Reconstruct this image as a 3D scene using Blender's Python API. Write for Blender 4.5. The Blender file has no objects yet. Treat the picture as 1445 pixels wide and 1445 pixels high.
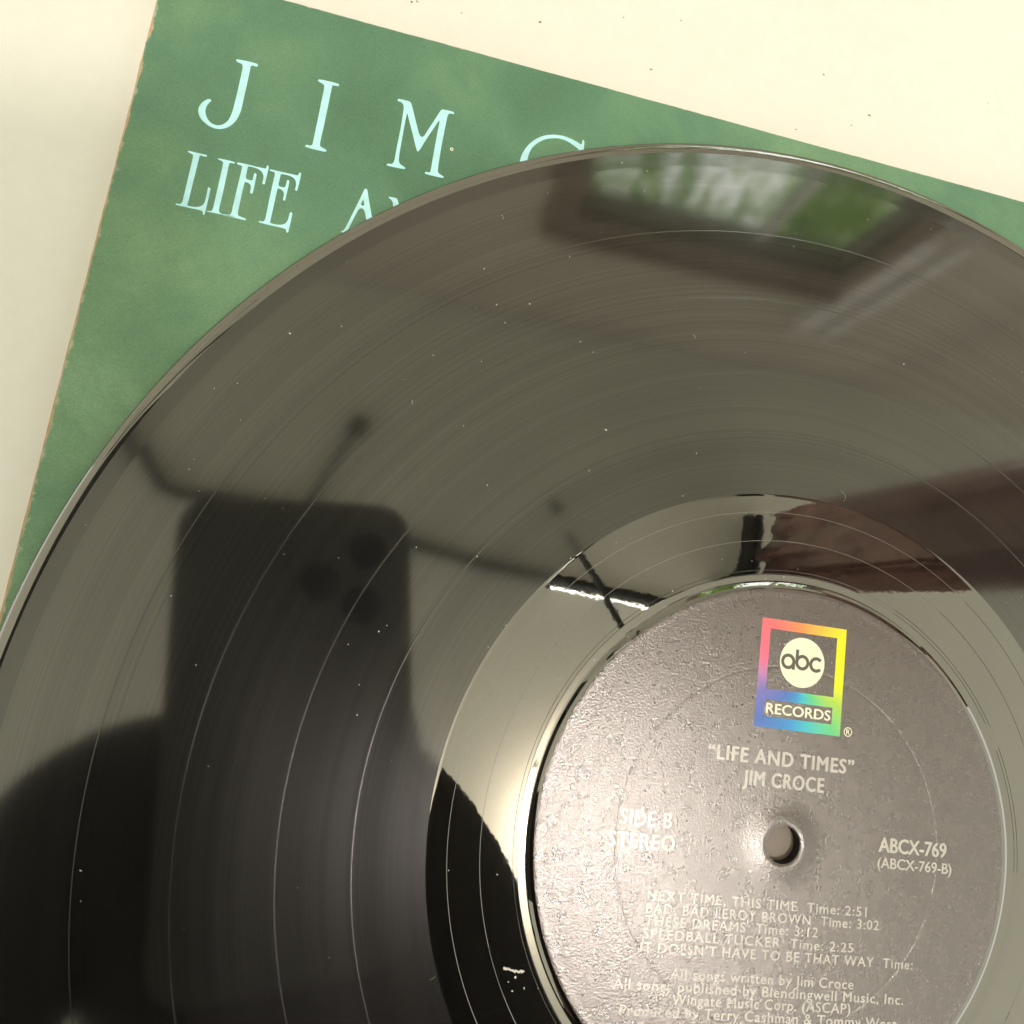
import bpy, bmesh, math, random
from mathutils import Vector, Matrix

MM = 0.001
S = bpy.context.scene
COL = S.collection

# ------------------------------------------------------------------ camera
cam_d = bpy.data.cameras.new("camera")
cam = bpy.data.objects.new("camera", cam_d); COL.objects.link(cam)
right = Vector((0.98217939, -0.07161948, 0.17376504))
up = Vector((0.05029230, 0.99098465, 0.12417772))
back = Vector((-0.18109204, -0.11322576, 0.97692661))
CAM = Vector((-74.8497, 54.1617, 133.9624)) * MM
rot = Matrix((right, up, back)).transposed().to_4x4()
cam.matrix_world = Matrix.Translation(CAM) @ rot
cam_d.sensor_width = 36.0
cam_d.lens = 36.0 * 974.43 / 1445.0
cam_d.clip_start = 0.004
cam_d.clip_end = 60.0
cam_d.dof.use_dof = True
cam_d.dof.focus_distance = 0.150
cam_d.dof.aperture_fstop = 60.0
S.camera = cam

# ------------------------------------------------------------------ light of the room
W = bpy.data.worlds.new("World"); S.world = W
W.use_nodes = True
bg = W.node_tree.nodes["Background"]
bg.inputs[0].default_value = (1.0, 0.99, 0.94, 1)
bg.inputs[1].default_value = 1.05
S.view_settings.view_transform = 'Standard'
S.view_settings.look = 'None'
S.view_settings.exposure = 0.92
S.view_settings.gamma = 1.0
S.cycles.max_bounces = 8
S.cycles.glossy_bounces = 5
S.cycles.diffuse_bounces = 4
S.cycles.caustics_reflective = False
S.cycles.caustics_refractive = False
S.cycles.sample_clamp_indirect = 4.0
S.cycles.use_denoising = True

sun_d = bpy.data.lights.new("sun", 'SUN'); sun_d.energy = 5.0; sun_d.angle = math.radians(0.5); sun_d.color = (1.0, 0.95, 0.86)
sun = bpy.data.objects.new("sun", sun_d); COL.objects.link(sun)          # daylight on the garden beyond the window; the ceiling keeps it off the table
sun.rotation_euler = (math.radians(-14), math.radians(6), 0)

# ------------------------------------------------------------------ helpers
def new_mat(name):
    m = bpy.data.materials.new(name); m.use_nodes = True
    nt = m.node_tree
    return m, nt, nt.nodes["Principled BSDF"]

def N(nt, kind, **kw):
    n = nt.nodes.new(kind)
    for k, v in kw.items():
        setattr(n, k, v)
    return n

def pset(b, **kw):
    for k, v in kw.items():
        b.inputs[k.replace('_', ' ')].default_value = v

def math_n(nt, op, a, b=None, c=None, clamp=False):
    n = N(nt, 'ShaderNodeMath', operation=op); n.use_clamp = clamp
    for i, x in enumerate((a, b, c)):
        if x is None: continue
        if isinstance(x, (int, float)): n.inputs[i].default_value = x
        else: nt.links.new(x, n.inputs[i])
    return n.outputs[0]

def noise(nt, vec, scale, detail=2.0, rough=0.5, dist=0.0):
    n = N(nt, 'ShaderNodeTexNoise')
    n.inputs['Scale'].default_value = scale
    n.inputs['Detail'].default_value = detail
    n.inputs['Roughness'].default_value = rough
    n.inputs['Distortion'].default_value = dist
    if vec is not None: nt.links.new(vec, n.inputs['Vector'])
    return n.outputs['Fac']

def ramp(nt, fac, stops):
    n = N(nt, 'ShaderNodeValToRGB')
    e = n.color_ramp.elements
    while len(e) < len(stops): e.new(0.5)
    for i, (p, c) in enumerate(stops):
        e[i].position = p
        e[i].color = c if len(c) == 4 else (*c, 1)
    nt.links.new(fac, n.inputs[0])
    return n.outputs[0]

def bump(nt, height, dist, strength=1.0, normal=None):
    n = N(nt, 'ShaderNodeBump')
    n.inputs['Strength'].default_value = strength
    n.inputs['Distance'].default_value = dist
    nt.links.new(height, n.inputs['Height'])
    if normal is not None: nt.links.new(normal, n.inputs['Normal'])
    return n.outputs[0]

def objco(nt):
    return N(nt, 'ShaderNodeTexCoord').outputs['Object']

def srgb(r, g, b):
    f = lambda c: (c/255/12.92 if c/255 <= 0.04045 else ((c/255+0.055)/1.055)**2.4)
    return (f(r), f(g), f(b), 1)

def link(name, me, mat=None, parent=None, smooth=False):
    o = bpy.data.objects.new(name, me); COL.objects.link(o)
    if mat is not None and not me.materials: me.materials.append(mat)
    if parent is not None: o.parent = parent
    if smooth:
        for p in me.polygons: p.use_smooth = True
    return o

def tag(o, label=None, cat=None, group=None, kind=None):
    if label: o['label'] = label
    if cat: o['category'] = cat
    if group: o['group'] = group
    if kind: o['kind'] = kind
    return o

def empty(name, loc=(0, 0, 0), rz=0.0):
    o = bpy.data.objects.new(name, None); COL.objects.link(o)
    o.location = Vector(loc) * MM; o.rotation_euler = (0, 0, rz)
    o.empty_display_size = 0.01
    return o

def mesh_from(verts, faces):
    me = bpy.data.meshes.new("mesh")
    me.from_pydata([tuple(c * MM for c in v) for v in verts], [], faces)
    me.update()
    return me

def lathe(profile, seg=360, closed=False):
    """surface of revolution about z through profile points (r, z) in mm, outer to inner"""
    verts, faces = [], []
    n = len(profile)
    for k in range(seg):
        a = 2 * math.pi * k / seg
        ca, sa = math.cos(a), math.sin(a)
        for r, z in profile: verts.append((r * ca, r * sa, z))
    for k in range(seg):
        k2 = (k + 1) % seg
        for i in range(n - 1 if not closed else n):
            j = (i + 1) % n
            faces.append((k*n+i, k*n+j, k2*n+j, k2*n+i))
    me = mesh_from(verts, faces)
    bm = bmesh.new(); bm.from_mesh(me)
    bmesh.ops.recalc_face_normals(bm, faces=bm.faces)
    if not closed:
        up_area = sum(f.normal.z * f.calc_area() for f in bm.faces)
        if up_area < 0: bmesh.ops.reverse_faces(bm, faces=bm.faces)
    bm.to_mesh(me); bm.free()
    return me

def smooth_by_angle(me, deg=25):
    bm = bmesh.new(); bm.from_mesh(me)
    for e in bm.edges:
        e.smooth = (len(e.link_faces) == 2 and e.calc_face_angle(0) < math.radians(deg))
    for f in bm.faces: f.smooth = True
    bm.to_mesh(me); bm.free()

def box_bm(bm, c, s, M=None, bev=0.0):
    r = bmesh.ops.create_cube(bm, size=1.0)
    vs = r['verts']
    bmesh.ops.scale(bm, vec=Vector(s) * MM, verts=vs)
    if bev:
        es = list({e for v in vs for e in v.link_edges})
        rr = bmesh.ops.bevel(bm, geom=es, offset=bev * MM, segments=3, affect='EDGES', profile=0.5)
        vs = list({v for f in rr['faces'] for v in f.verts} | {v for v in vs if v.is_valid})
    bmesh.ops.translate(bm, vec=Vector(c) * MM, verts=vs)
    if M is not None: bmesh.ops.transform(bm, matrix=M, verts=vs)
    return vs

def bm_obj(name, bm, mat, parent=None, smooth=False):
    me = bpy.data.meshes.new("mesh"); bm.to_mesh(me); bm.free()
    return link(name, me, mat, parent, smooth)

def tube(path, rad, seg=10):
    """round bar along a path of mm points, capped"""
    verts, faces = [], []
    P = [Vector(p) for p in path]
    for i, p in enumerate(P):
        d = (P[min(i+1, len(P)-1)] - P[max(i-1, 0)]).normalized()
        a = d.cross(Vector((0, 0, 1)))
        if a.length < 1e-4: a = Vector((1, 0, 0))
        a.normalize(); b = d.cross(a)
        for k in range(seg):
            t = 2 * math.pi * k / seg
            q = p + (a * math.cos(t) + b * math.sin(t)) * rad
            verts.append(tuple(q))
    for i in range(len(P) - 1):
        for k in range(seg):
            k2 = (k + 1) % seg
            faces.append((i*seg+k, i*seg+k2, (i+1)*seg+k2, (i+1)*seg+k))
    faces.append(tuple(range(seg)))
    faces.append(tuple((len(P)-1)*seg + k for k in range(seg))[::-1])
    return mesh_from(verts, faces)

def poly_mesh(polys, thick):
    """flat printed shape from closed outlines (even-odd), thick mm deep"""
    cu = bpy.data.curves.new("outline", 'CURVE'); cu.dimensions = '2D'; cu.fill_mode = 'BOTH'
    for P in polys:
        sp = cu.splines.new('POLY'); sp.points.add(len(P) - 1)
        for pt, (x, y) in zip(sp.points, P): pt.co = (x, y, 0, 1)
        sp.use_cyclic_u = True
    cu.extrude = thick / 2
    o = bpy.data.objects.new("outline", cu); COL.objects.link(o)
    bpy.context.view_layer.update()
    me = bpy.data.meshes.new_from_object(o.evaluated_get(bpy.context.evaluated_depsgraph_get()))
    bpy.data.objects.remove(o); bpy.data.curves.remove(cu)
    me.transform(Matrix.Scale(MM, 4))
    me.materials.clear()
    return me

def rounded(P, n=2):
    """Chaikin corner cutting of a closed outline"""
    for _ in range(n):
        Q = []
        for i in range(len(P)):
            a, b = P[i], P[(i+1) % len(P)]
            Q.append((a[0]*.78+b[0]*.22, a[1]*.78+b[1]*.22))
            Q.append((a[0]*.22+b[0]*.78, a[1]*.22+b[1]*.78))
        P = Q
    return P

def text_mesh(txt, x0, x1, base, cap, weight=0.0, thick=0.012, spacing=1.0):
    """one line of lettering: from x0 to x1, baseline and cap height in mm"""
    cu = bpy.data.curves.new("text", 'FONT'); cu.body = txt; cu.size = 1.0
    cu.space_character = spacing; cu.resolution_u = 3
    o = bpy.data.objects.new("text", cu); COL.objects.link(o)
    bpy.context.view_layer.update()
    dg = bpy.context.evaluated_depsgraph_get()
    me = bpy.data.meshes.new_from_object(o.evaluated_get(dg))
    cu2 = bpy.data.curves.new("text", 'FONT'); cu2.body = "H"; cu2.size = 1.0
    o2 = bpy.data.objects.new("text", cu2); COL.objects.link(o2)
    bpy.context.view_layer.update()
    me2 = bpy.data.meshes.new_from_object(o2.evaluated_get(bpy.context.evaluated_depsgraph_get()))
    h = max(v.co.y for v in me2.vertices)
    for a in (o, o2): bpy.data.objects.remove(a)
    for a in (cu, cu2): bpy.data.curves.remove(a)
    bpy.data.meshes.remove(me2)
    xa = min(v.co.x for v in me.vertices); xb = max(v.co.x for v in me.vertices)
    sx = (x1 - x0) / (xb - xa); sy = cap / h
    for v in me.vertices:
        v.co = Vector((x0 + (v.co.x - xa) * sx, base + v.co.y * sy, 0)) * MM
    me.materials.clear()
    bm = bmesh.new(); bm.from_mesh(me)                      # printed film of real thickness
    r = bmesh.ops.extrude_face_region(bm, geom=list(bm.faces))
    bmesh.ops.translate(bm, vec=(0, 0, thick * MM), verts=[e for e in r['geom'] if isinstance(e, bmesh.types.BMVert)])
    bmesh.ops.recalc_face_normals(bm, faces=bm.faces)
    if weight:                                              # heavier strokes: overprinted a hair to each side
        src = list(bm.verts) + list(bm.edges) + list(bm.faces)
        for j, (dx, dy) in enumerate(((-1, 0), (1, 0), (0, .6), (0, -.6))):
            d = bmesh.ops.duplicate(bm, geom=src)
            bmesh.ops.translate(bm, vec=Vector((dx*weight, dy*weight, 0.0015*(j+1))) * MM, verts=[e for e in d['geom'] if isinstance(e, bmesh.types.BMVert)])
    bm.to_mesh(me); bm.free()
    return me

# ------------------------------------------------------------------ materials
def vinyl(name, f0_ior, rough, ripple, groove=0.0, aniso_mix=0.0, base=0.0025, lines=0.0):
    m, nt, b = new_mat(name)
    co = objco(nt)
    sep = N(nt, 'ShaderNodeSeparateXYZ'); nt.links.new(co, sep.inputs[0])
    r = math_n(nt, 'SQRT', math_n(nt, 'ADD', math_n(nt, 'MULTIPLY', sep.outputs[0], sep.outputs[0]),
                                  math_n(nt, 'MULTIPLY', sep.outputs[1], sep.outputs[1])))
    nrm = bump(nt, noise(nt, co, 22, 1.0), 0.00006)                       # slow warp of the disc
    nrm = bump(nt, noise(nt, co, 420, 2.0), ripple, normal=nrm)           # moulding ripple
    comb = N(nt, 'ShaderNodeCombineXYZ'); nt.links.new(r, comb.inputs[0])
    loud = None
    if groove:
        vec = comb.outputs[0]
        nrm = bump(nt, noise(nt, vec, 1500, 3.0, 0.7), groove, normal=nrm)
        # slight drift of groove density round the disc and loud passages along the radius
        n1 = noise(nt, vec, 130, 2.0, 0.6)
        n2 = noise(nt, vec, 1700, 3.0, 0.75)
        loud = math_n(nt, 'MULTIPLY_ADD', math_n(nt, 'SUBTRACT', n2, 0.5), 1.1, n1)
        sl_ = math_n(nt, 'MULTIPLY_ADD', math_n(nt, 'SUBTRACT', n2, 0.5), lines, 0.5)
        sl_ = math_n(nt, 'MULTIPLY_ADD', math_n(nt, 'SUBTRACT', n1, 0.5), lines * 0.7, sl_)
        nt.links.new(sl_, b.inputs['Specular IOR Level'])
    # dust haze in clouds
    dust_and_flecks = noise(nt, co, 38, 4.0, 0.65)
    fine = noise(nt, co, 2600, 1.0)
    d = math_n(nt, 'MULTIPLY', math_n(nt, 'SUBTRACT', dust_and_flecks, 0.42, clamp=True), math_n(nt, 'SUBTRACT', fine, 0.35, clamp=True))
    colr = ramp(nt, d, [(0.0, (base, base*0.93, base*0.82)), (0.08, (base*2.2, base*2.1, base*1.9))])
    nt.links.new(colr, b.inputs['Base Color'])
    pset(b, IOR=f0_ior, Roughness=rough)
    b.inputs['Specular Tint'].default_value = (1.0, 0.96, 0.88, 1)
    nt.links.new(nrm, b.inputs['Normal'])
    out = nt.nodes['Material Output']
    if aniso_mix:
        b2 = N(nt, 'ShaderNodeBsdfPrincipled')
        nt.links.new(colr, b2.inputs['Base Color'])
        pset(b2, IOR=f0_ior, Roughness=0.25, Anisotropic=0.93, Anisotropic_Rotation=0.25)
        tg = N(nt, 'ShaderNodeTangent'); tg.direction_type = 'RADIAL'; tg.axis = 'Z'
        nt.links.new(tg.outputs[0], b2.inputs['Tangent'])
        nt.links.new(nrm, b2.inputs['Normal'])
        mix = N(nt, 'ShaderNodeMixShader')
        if loud is not None:
            f = math_n(nt, 'MULTIPLY_ADD', loud, aniso_mix * 1.5, aniso_mix * 0.25, True)
            nt.links.new(f, mix.inputs[0])
        else: mix.inputs[0].default_value = aniso_mix
        nt.links.new(b.outputs[0], mix.inputs[1]); nt.links.new(b2.outputs[0], mix.inputs[2])
        nt.links.new(mix.outputs[0], out.inputs[0])
    return m

M_GROOVE = vinyl("grooved vinyl", 2.1, 0.072, 0.0000012, groove=0.0000010, aniso_mix=0.085, lines=0.42)
M_SMOOTH = vinyl("smooth vinyl", 2.8, 0.02, 0.0000034)
M_LEADIN = vinyl("lead-in vinyl", 2.0, 0.08, 0.0000014, groove=0.0000006, aniso_mix=0.2, lines=0.15)
M_SPACER = vinyl("track spacer vinyl", 2.15, 0.16, 0.0000010, aniso_mix=0.25)

def paper_label(name, col, rough=0.25, amp=0.000066, ior=2.0):
    m, nt, b = new_mat(name)
    co = objco(nt)
    g1 = noise(nt, co, 2300, 2.0, 0.6)
    g2 = noise(nt, co, 5000, 1.0)
    h = math_n(nt, 'MULTIPLY_ADD', g2, 0.35, g1)
    nrm = bump(nt, h, amp)
    nrm = bump(nt, noise(nt, co, 60, 1.0), 0.00002, normal=nrm)
    if isinstance(col, tuple): b.inputs['Base Color'].default_value = col
    else: nt.links.new(col(nt, co), b.inputs['Base Color'])
    pset(b, Roughness=rough, IOR=ior)
    nt.links.new(nrm, b.inputs['Normal'])
    return m

def brown_paper(nt, co):
    return ramp(nt, noise(nt, co, 260, 4.0, 0.6), [(0.3, (0.050, 0.034, 0.027)), (0.7, (0.072, 0.050, 0.041))])
M_LABEL = paper_label("brown label paper", brown_paper)
M_INK = paper_label("silver ink", (0.46, 0.44, 0.39, 1), 0.29, 0.00004, 1.95)
M_CREAM = paper_label("cream ink", (0.86, 0.85, 0.66, 1), 0.45, 0.00001, 1.5)
M_DARKINK = paper_label("dark grey ink", (0.085, 0.085, 0.055, 1), 0.4, 0.00002, 1.5)

def rainbow(nt, co):
    sep = N(nt, 'ShaderNodeSeparateXYZ'); nt.links.new(co, sep.inputs[0])
    dx = math_n(nt, 'SUBTRACT', sep.outputs[0], 1.45 * MM)
    dy = math_n(nt, 'SUBTRACT', sep.outputs[1], 33.0 * MM)
    a = math_n(nt, 'ARCTAN2', dy, dx)
    f = math_n(nt, 'MULTIPLY_ADD', a, 1 / (2 * math.pi), 0.5)     # -180 deg = 0 .. +180 deg = 1
    deg = lambda d: (d + 180) / 360
    return ramp(nt, f, [(deg(-180), (0.50, 0.22, 0.46)), (deg(-160), (0.20, 0.18, 0.52)), (deg(-132), (0.075, 0.17, 0.52)),
        (deg(-100), (0.045, 0.30, 0.66)), (deg(-80), (0.05, 0.52, 0.62)), (deg(-52), (0.14, 0.62, 0.24)), (deg(-28), (0.42, 0.66, 0.08)),
        (deg(-5), (0.80, 0.84, 0.004)), (deg(45), (0.92, 0.84, 0.002)), (deg(68), (0.93, 0.55, 0.06)), (deg(92), (0.90, 0.30, 0.09)),
        (deg(125), (0.82, 0.16, 0.18)), (deg(160), (0.80, 0.16, 0.28)), (deg(180), (0.50, 0.22, 0.46))])
M_RAINBOW = paper_label("rainbow ink", rainbow, 0.5, 0.000008, 1.45)

U0, U1, V0, V1 = -150.4, 164.0, -158.6, 155.7              # sleeve outline in its own frame
def green_cover():
    m, nt, b = new_mat("green printed cover")
    co = objco(nt)
    big = noise(nt, co, 11, 3.0, 0.55, 0.3)
    mid = noise(nt, co, 45, 4.0, 0.6, 0.4)
    f = math_n(nt, 'MULTIPLY_ADD', mid, 0.35, math_n(nt, 'MULTIPLY', big, 0.65))
    green = ramp(nt, f, [(0.32, (0.075, 0.175, 0.098)), (0.46, (0.108, 0.235, 0.142)), (0.56, (0.160, 0.30, 0.165)), (0.70, (0.29, 0.46, 0.29))])
    grain = ramp(nt, noise(nt, co, 3000, 2.0), [(0.3, (0.86, 0.86, 0.86)), (0.7, (1.1, 1.1, 1.1))])
    mx = N(nt, 'ShaderNodeMix', data_type='RGBA', blend_type='MULTIPLY'); mx.inputs['Factor'].default_value = 1
    nt.links.new(green, mx.inputs['A']); nt.links.new(grain, mx.inputs['B'])
    # the brown picture area lies round the middle of the cover
    sep = N(nt, 'ShaderNodeSeparateXYZ'); nt.links.new(co, sep.inputs[0])
    rr = math_n(nt, 'SQRT', math_n(nt, 'ADD', math_n(nt, 'MULTIPLY', sep.outputs[0], sep.outputs[0]), math_n(nt, 'MULTIPLY', sep.outputs[1], sep.outputs[1])))
    # scuffed ink along the left and upper edges
    dl = math_n(nt, 'SUBTRACT', sep.outputs[0], U0 * MM); dt = math_n(nt, 'SUBTRACT', V1 * MM, sep.outputs[1])
    de = math_n(nt, 'MULTIPLY', math_n(nt, 'MINIMUM', dl, math_n(nt, 'MULTIPLY', dt, 3.0)), 1 / 0.0022)
    wv = math_n(nt, 'SUBTRACT', math_n(nt, 'MULTIPLY', noise(nt, co, 420, 4.0, 0.7), 1.62), de)
    wear = math_n(nt, 'MULTIPLY', math_n(nt, 'SUBTRACT', wv, 0.72, clamp=True), 3.0, clamp=True)
    scr = ramp(nt, noise(nt, co, 160, 5.0, 0.75), [(0.70, (0, 0, 0)), (0.78, (1, 1, 1))])
    wear = math_n(nt, 'MAXIMUM', wear, math_n(nt, 'MULTIPLY', scr, 0.25))
    mw = N(nt, 'ShaderNodeMix', data_type='RGBA'); nt.links.new(wear, mw.inputs['Factor'])
    nt.links.new(mx.outputs['Result'], mw.inputs['A']); mw.inputs['B'].default_value = (0.50, 0.50, 0.38, 1)
    mx = mw
    pic = math_n(nt, 'LESS_THAN', rr, 0.060)
    mx2 = N(nt, 'ShaderNodeMix', data_type='RGBA'); nt.links.new(pic, mx2.inputs['Factor'])
    nt.links.new(mx.outputs['Result'], mx2.inputs['A']); mx2.inputs['B'].default_value = (0.22, 0.18, 0.145, 1)
    nt.links.new(mx2.outputs['Result'], b.inputs['Base Color'])
    pset(b, Roughness=0.42, IOR=1.45)
    nrm = bump(nt, noise(nt, co, 900, 3.0), 0.000012)
    nrm = bump(nt, noise(nt, co, 30, 2.0), 0.00020, normal=nrm)
    nt.links.new(nrm, b.inputs['Normal'])
    return m
M_COVER = green_cover()

def plain(name, col, rough=0.5, ior=1.45, nscale=0, namp=0.0, metallic=0.0, var=0.0, vscale=200):
    m, nt, b = new_mat(name)
    co = objco(nt)
    if var:
        c = Vector(col[:3])
        nt.links.new(ramp(nt, noise(nt, co, vscale, 3.0), [(0.3, tuple(c * (1 - var))), (0.7, tuple(c * (1 + var)))]), b.inputs['Base Color'])
    else: b.inputs['Base Color'].default_value = (*col[:3], 1)
    pset(b, Roughness=rough, IOR=ior, Metallic=metallic)
    if namp: nt.links.new(bump(nt, noise(nt, co, nscale, 3.0), namp), b.inputs['Normal'])
    return m

def emitter(name, col, strength):
    m, nt, b = new_mat(name)
    b.inputs['Base Color'].default_value = (0.8, 0.8, 0.8, 1)
    b.inputs['Emission Color'].default_value = (*col, 1)
    b.inputs['Emission Strength'].default_value = strength
    return m

M_TITLE = plain("pale blue title ink", (0.50, 0.86, 0.93), 0.45, var=0.09, vscale=350)
M_BOARD = plain("tan raw cardboard", (0.60, 0.44, 0.27), 0.9, var=0.2, vscale=500, nscale=1500, namp=0.00005)
def table_mat():
    m, nt, b = new_mat("cream table laminate")
    co = objco(nt)
    v = N(nt, 'ShaderNodeTexVoronoi'); v.inputs['Scale'].default_value = 70; nt.links.new(co, v.inputs['Vector'])
    base = math_n(nt, 'MULTIPLY_ADD', noise(nt, co, 260, 4.0, 0.7), 0.35, math_n(nt, 'MULTIPLY', noise(nt, co, 12, 5.0, 0.65), 0.65))
    cl0 = ramp(nt, base, [(0.3, (0.79, 0.785, 0.72)), (0.5, (0.83, 0.825, 0.76)), (0.7, (0.86, 0.855, 0.79))])
    spk = ramp(nt, v.outputs['Distance'], [(0.012, (0.55, 0.52, 0.42)), (0.03, (1, 1, 1))])
    mt = N(nt, 'ShaderNodeMix', data_type='RGBA', blend_type='MULTIPLY'); mt.inputs['Factor'].default_value = 0.8
    nt.links.new(cl0, mt.inputs['A']); nt.links.new(spk, mt.inputs['B']); cl = mt.outputs['Result']
    nt.links.new(cl, b.inputs['Base Color'])
    pset(b, Roughness=0.5, IOR=1.45)
    nt.links.new(bump(nt, noise(nt, co, 600, 3.0), 0.00001), b.inputs['Normal'])
    return m
M_TABLE = table_mat()
M_CEIL = plain("painted ceiling", (0.72, 0.72, 0.61), 0.9, var=0.04, vscale=2, nscale=120, namp=0.0008)
M_WALL = plain("warm wall paint", (0.54, 0.51, 0.42), 0.9, var=0.05, vscale=3)
M_HOLE = plain("cut vinyl", (0.006, 0.005, 0.004), 0.6, nscale=1500, namp=0.00003)
M_RAIL = plain("black rail metal", (0.012, 0.014, 0.010), 0.55)
M_BROWNWOOD = plain("brown window wood", (0.22, 0.175, 0.13), 0.5, var=0.2, vscale=30)
M_WHITETRIM = plain("white trim", (0.8, 0.8, 0.76), 0.5)
M_SATIN = plain("brown satin cloth", (0.26, 0.145, 0.125), 0.26, 1.9, var=0.3, vscale=12)
M_LEAF = plain("garden leaves", (0.22, 0.40, 0.08), 0.5, var=0.5, vscale=20)
M_PHONE = plain("dark phone case", (0.15, 0.148, 0.15), 0.45, nscale=4000, namp=0.00001)
M_PHONE_RIM = plain("polished phone edge", (0.35, 0.34, 0.32), 0.2, metallic=1.0)
M_LENS = plain("lens glass", (0.004, 0.004, 0.006), 0.05, 1.6)
M_SHIRT = plain("black shirt cloth", (0.014, 0.012, 0.010), 0.95, nscale=900, namp=0.0002)
M_TROUSER = plain("dark trousers cloth", (0.02, 0.02, 0.025), 0.95)
M_SKIN = plain("skin", (0.30, 0.17, 0.11), 0.55, var=0.1, vscale=60)
M_HAIR = plain("dark hair", (0.010, 0.007, 0.005), 0.6, nscale=600, namp=0.0005)
M_DUST_GLARE = plain("pale dust", (0.75, 0.73, 0.66), 0.8)  # dust colour, also used for the painted glare flecks
M_CRUMB = plain("dark crumbs", (0.34, 0.30, 0.22), 0.8)
M_SKY = emitter("daylight sky", (0.90, 0.97, 1.0), 2.1)
def leaf_mat():
    m, nt, b = new_mat("garden leaves")
    co = objco(nt)
    c = ramp(nt, noise(nt, co, 6, 3.0), [(0.3, (0.16, 0.34, 0.07)), (0.7, (0.50, 0.64, 0.18))])
    nt.links.new(c, b.inputs['Base Color']); pset(b, Roughness=0.5)
    t = N(nt, 'ShaderNodeBsdfTranslucent'); nt.links.new(c, t.inputs['Color'])
    mx = N(nt, 'ShaderNodeMixShader'); mx.inputs[0].default_value = 0.5
    nt.links.new(b.outputs[0], mx.inputs[1]); nt.links.new(t.outputs[0], mx.inputs[2])
    nt.links.new(mx.outputs[0], nt.nodes['Material Output'].inputs[0])
    return m
M_LEAF = leaf_mat()
M_LAMP = emitter("lit opal lamp", (1.0, 0.88, 0.80), 58.0)
M_STRIP = emitter("lit strip tube", (1.0, 0.97, 0.90), 9.0)

# ------------------------------------------------------------------ table
TZ = -4.9
bm = bmesh.new(); box_bm(bm, (0, 130, TZ - 12), (2200, 1100, 24), bev=2)
tag(bm_obj("table_top", bm, M_TABLE), kind='structure')

# ------------------------------------------------------------------ room that the vinyl mirrors
RA = math.radians(-12.6)                                      # the room is square with the sleeve
bm = bmesh.new(); box_bm(bm, (0, -2400, 1640), (5600, 5040, 80), Matrix.Translation(Vector((131, 811, 0)) * MM) @ Matrix.Rotation(RA, 4, 'Z'))
tag(bm_obj("ceiling", bm, M_CEIL), kind='structure')

RM = Matrix.Translation(Vector((131, 811, 0)) * MM) @ Matrix.Rotation(RA, 4, 'Z')   # wall frame: x along wall, y into it
# window opening in wall coordinates
WX0, WX1, WZ0, WZ1 = 185, 735, 480, 1040
bm = bmesh.new()
for (xa, xb, za, zb) in ((-2400, WX0, -750, 1599), (WX1, 2400, -750, 1599), (WX0, WX1, -750, WZ0), (WX0, WX1, WZ1, 1599)):
    box_bm(bm, ((xa+xb)/2, 20, (za+zb)/2), (xb-xa, 40, zb-za), RM)
tag(bm_obj("wall", bm, M_WALL), kind='structure')
win = empty("window"); tag(win, "brown framed garden window mirrored as a green gleam near the far rim", "window")
bm = bmesh.new()
for (xa, xb, za, zb) in ((WX0-50, WX0, WZ0-70, WZ1+60), (WX1, WX1+48, WZ0-70, WZ1+60), (WX0, WX1, WZ0-70, WZ0), (WX0, WX1, WZ1, WZ1+60)):
    box_bm(bm, ((xa+xb)/2, -14, (za+zb)/2), (xb-xa, 24, zb-za), RM)
bm_obj("frame", bm, M_BROWNWOOD, win)
bm = bmesh.new(); box_bm(bm, ((WX0+WX1)/2 + 90, 15, (WZ0+WZ1)/2), (16, 20, WZ1-WZ0-2), RM); bm_obj("mullion", bm, M_WHITETRIM, win)
bm = bmesh.new(); box_bm(bm, ((WX0+WX1)/2, -20, WZ1+80), (WX1-WX0+100, 30, 26), RM); bm_obj("pelmet_rail", bm, M_BROWNWOOD, win)
bm = bmesh.new()
for xa, wd in ((806, 44), (872, 26)): box_bm(bm, (xa, -12, 1090), (wd, 22, 420), RM)
bm_obj("side_trim", bm, M_WHITETRIM, win)
gm, gnt, gb = new_mat("window glass"); pset(gb, Transmission_Weight=1.0, Roughness=0.0, IOR=1.02)
bm = bmesh.new(); box_bm(bm, ((WX0+WX1)/2, 32, (WZ0+WZ1)/2), (WX1-WX0-2, 4, WZ1-WZ0-2), RM); bm_obj("pane", bm, gm, win)

random.seed(4)
bm = bmesh.new()                                              # leaves beyond the window
clumps = [(random.uniform(-700, 1700), random.uniform(500, 1000), random.uniform(250, 2600), random.uniform(110, 330)) for _ in range(60)]
for i in range(14000):
    cx, cy, cz, cr = random.choice(clumps)
    c = Vector((random.gauss(cx, cr * .5), max(120, random.gauss(cy, cr * .4)), random.gauss(cz, cr * .6)))
    s = random.uniform(24, 60)
    q = Matrix.Rotation(random.uniform(0, 6.3), 4, 'Z') @ Matrix.Rotation(random.uniform(0.3, 1.6), 4, 'X')
    pts = [(-0.5, 0, 0), (-0.2, -0.3, 0.05), (0.25, -0.25, 0.05), (0.6, 0, -0.06), (0.25, 0.25, 0.05), (-0.2, 0.3, 0.05)]
    vs = [bm.verts.new(RM @ ((c + q @ (Vector(p) * s)) * MM)) for p in pts]
    bm.faces.new(vs)
o = bm_obj("garden_foliage", bm, M_LEAF); tag(o, kind='stuff')

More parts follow.
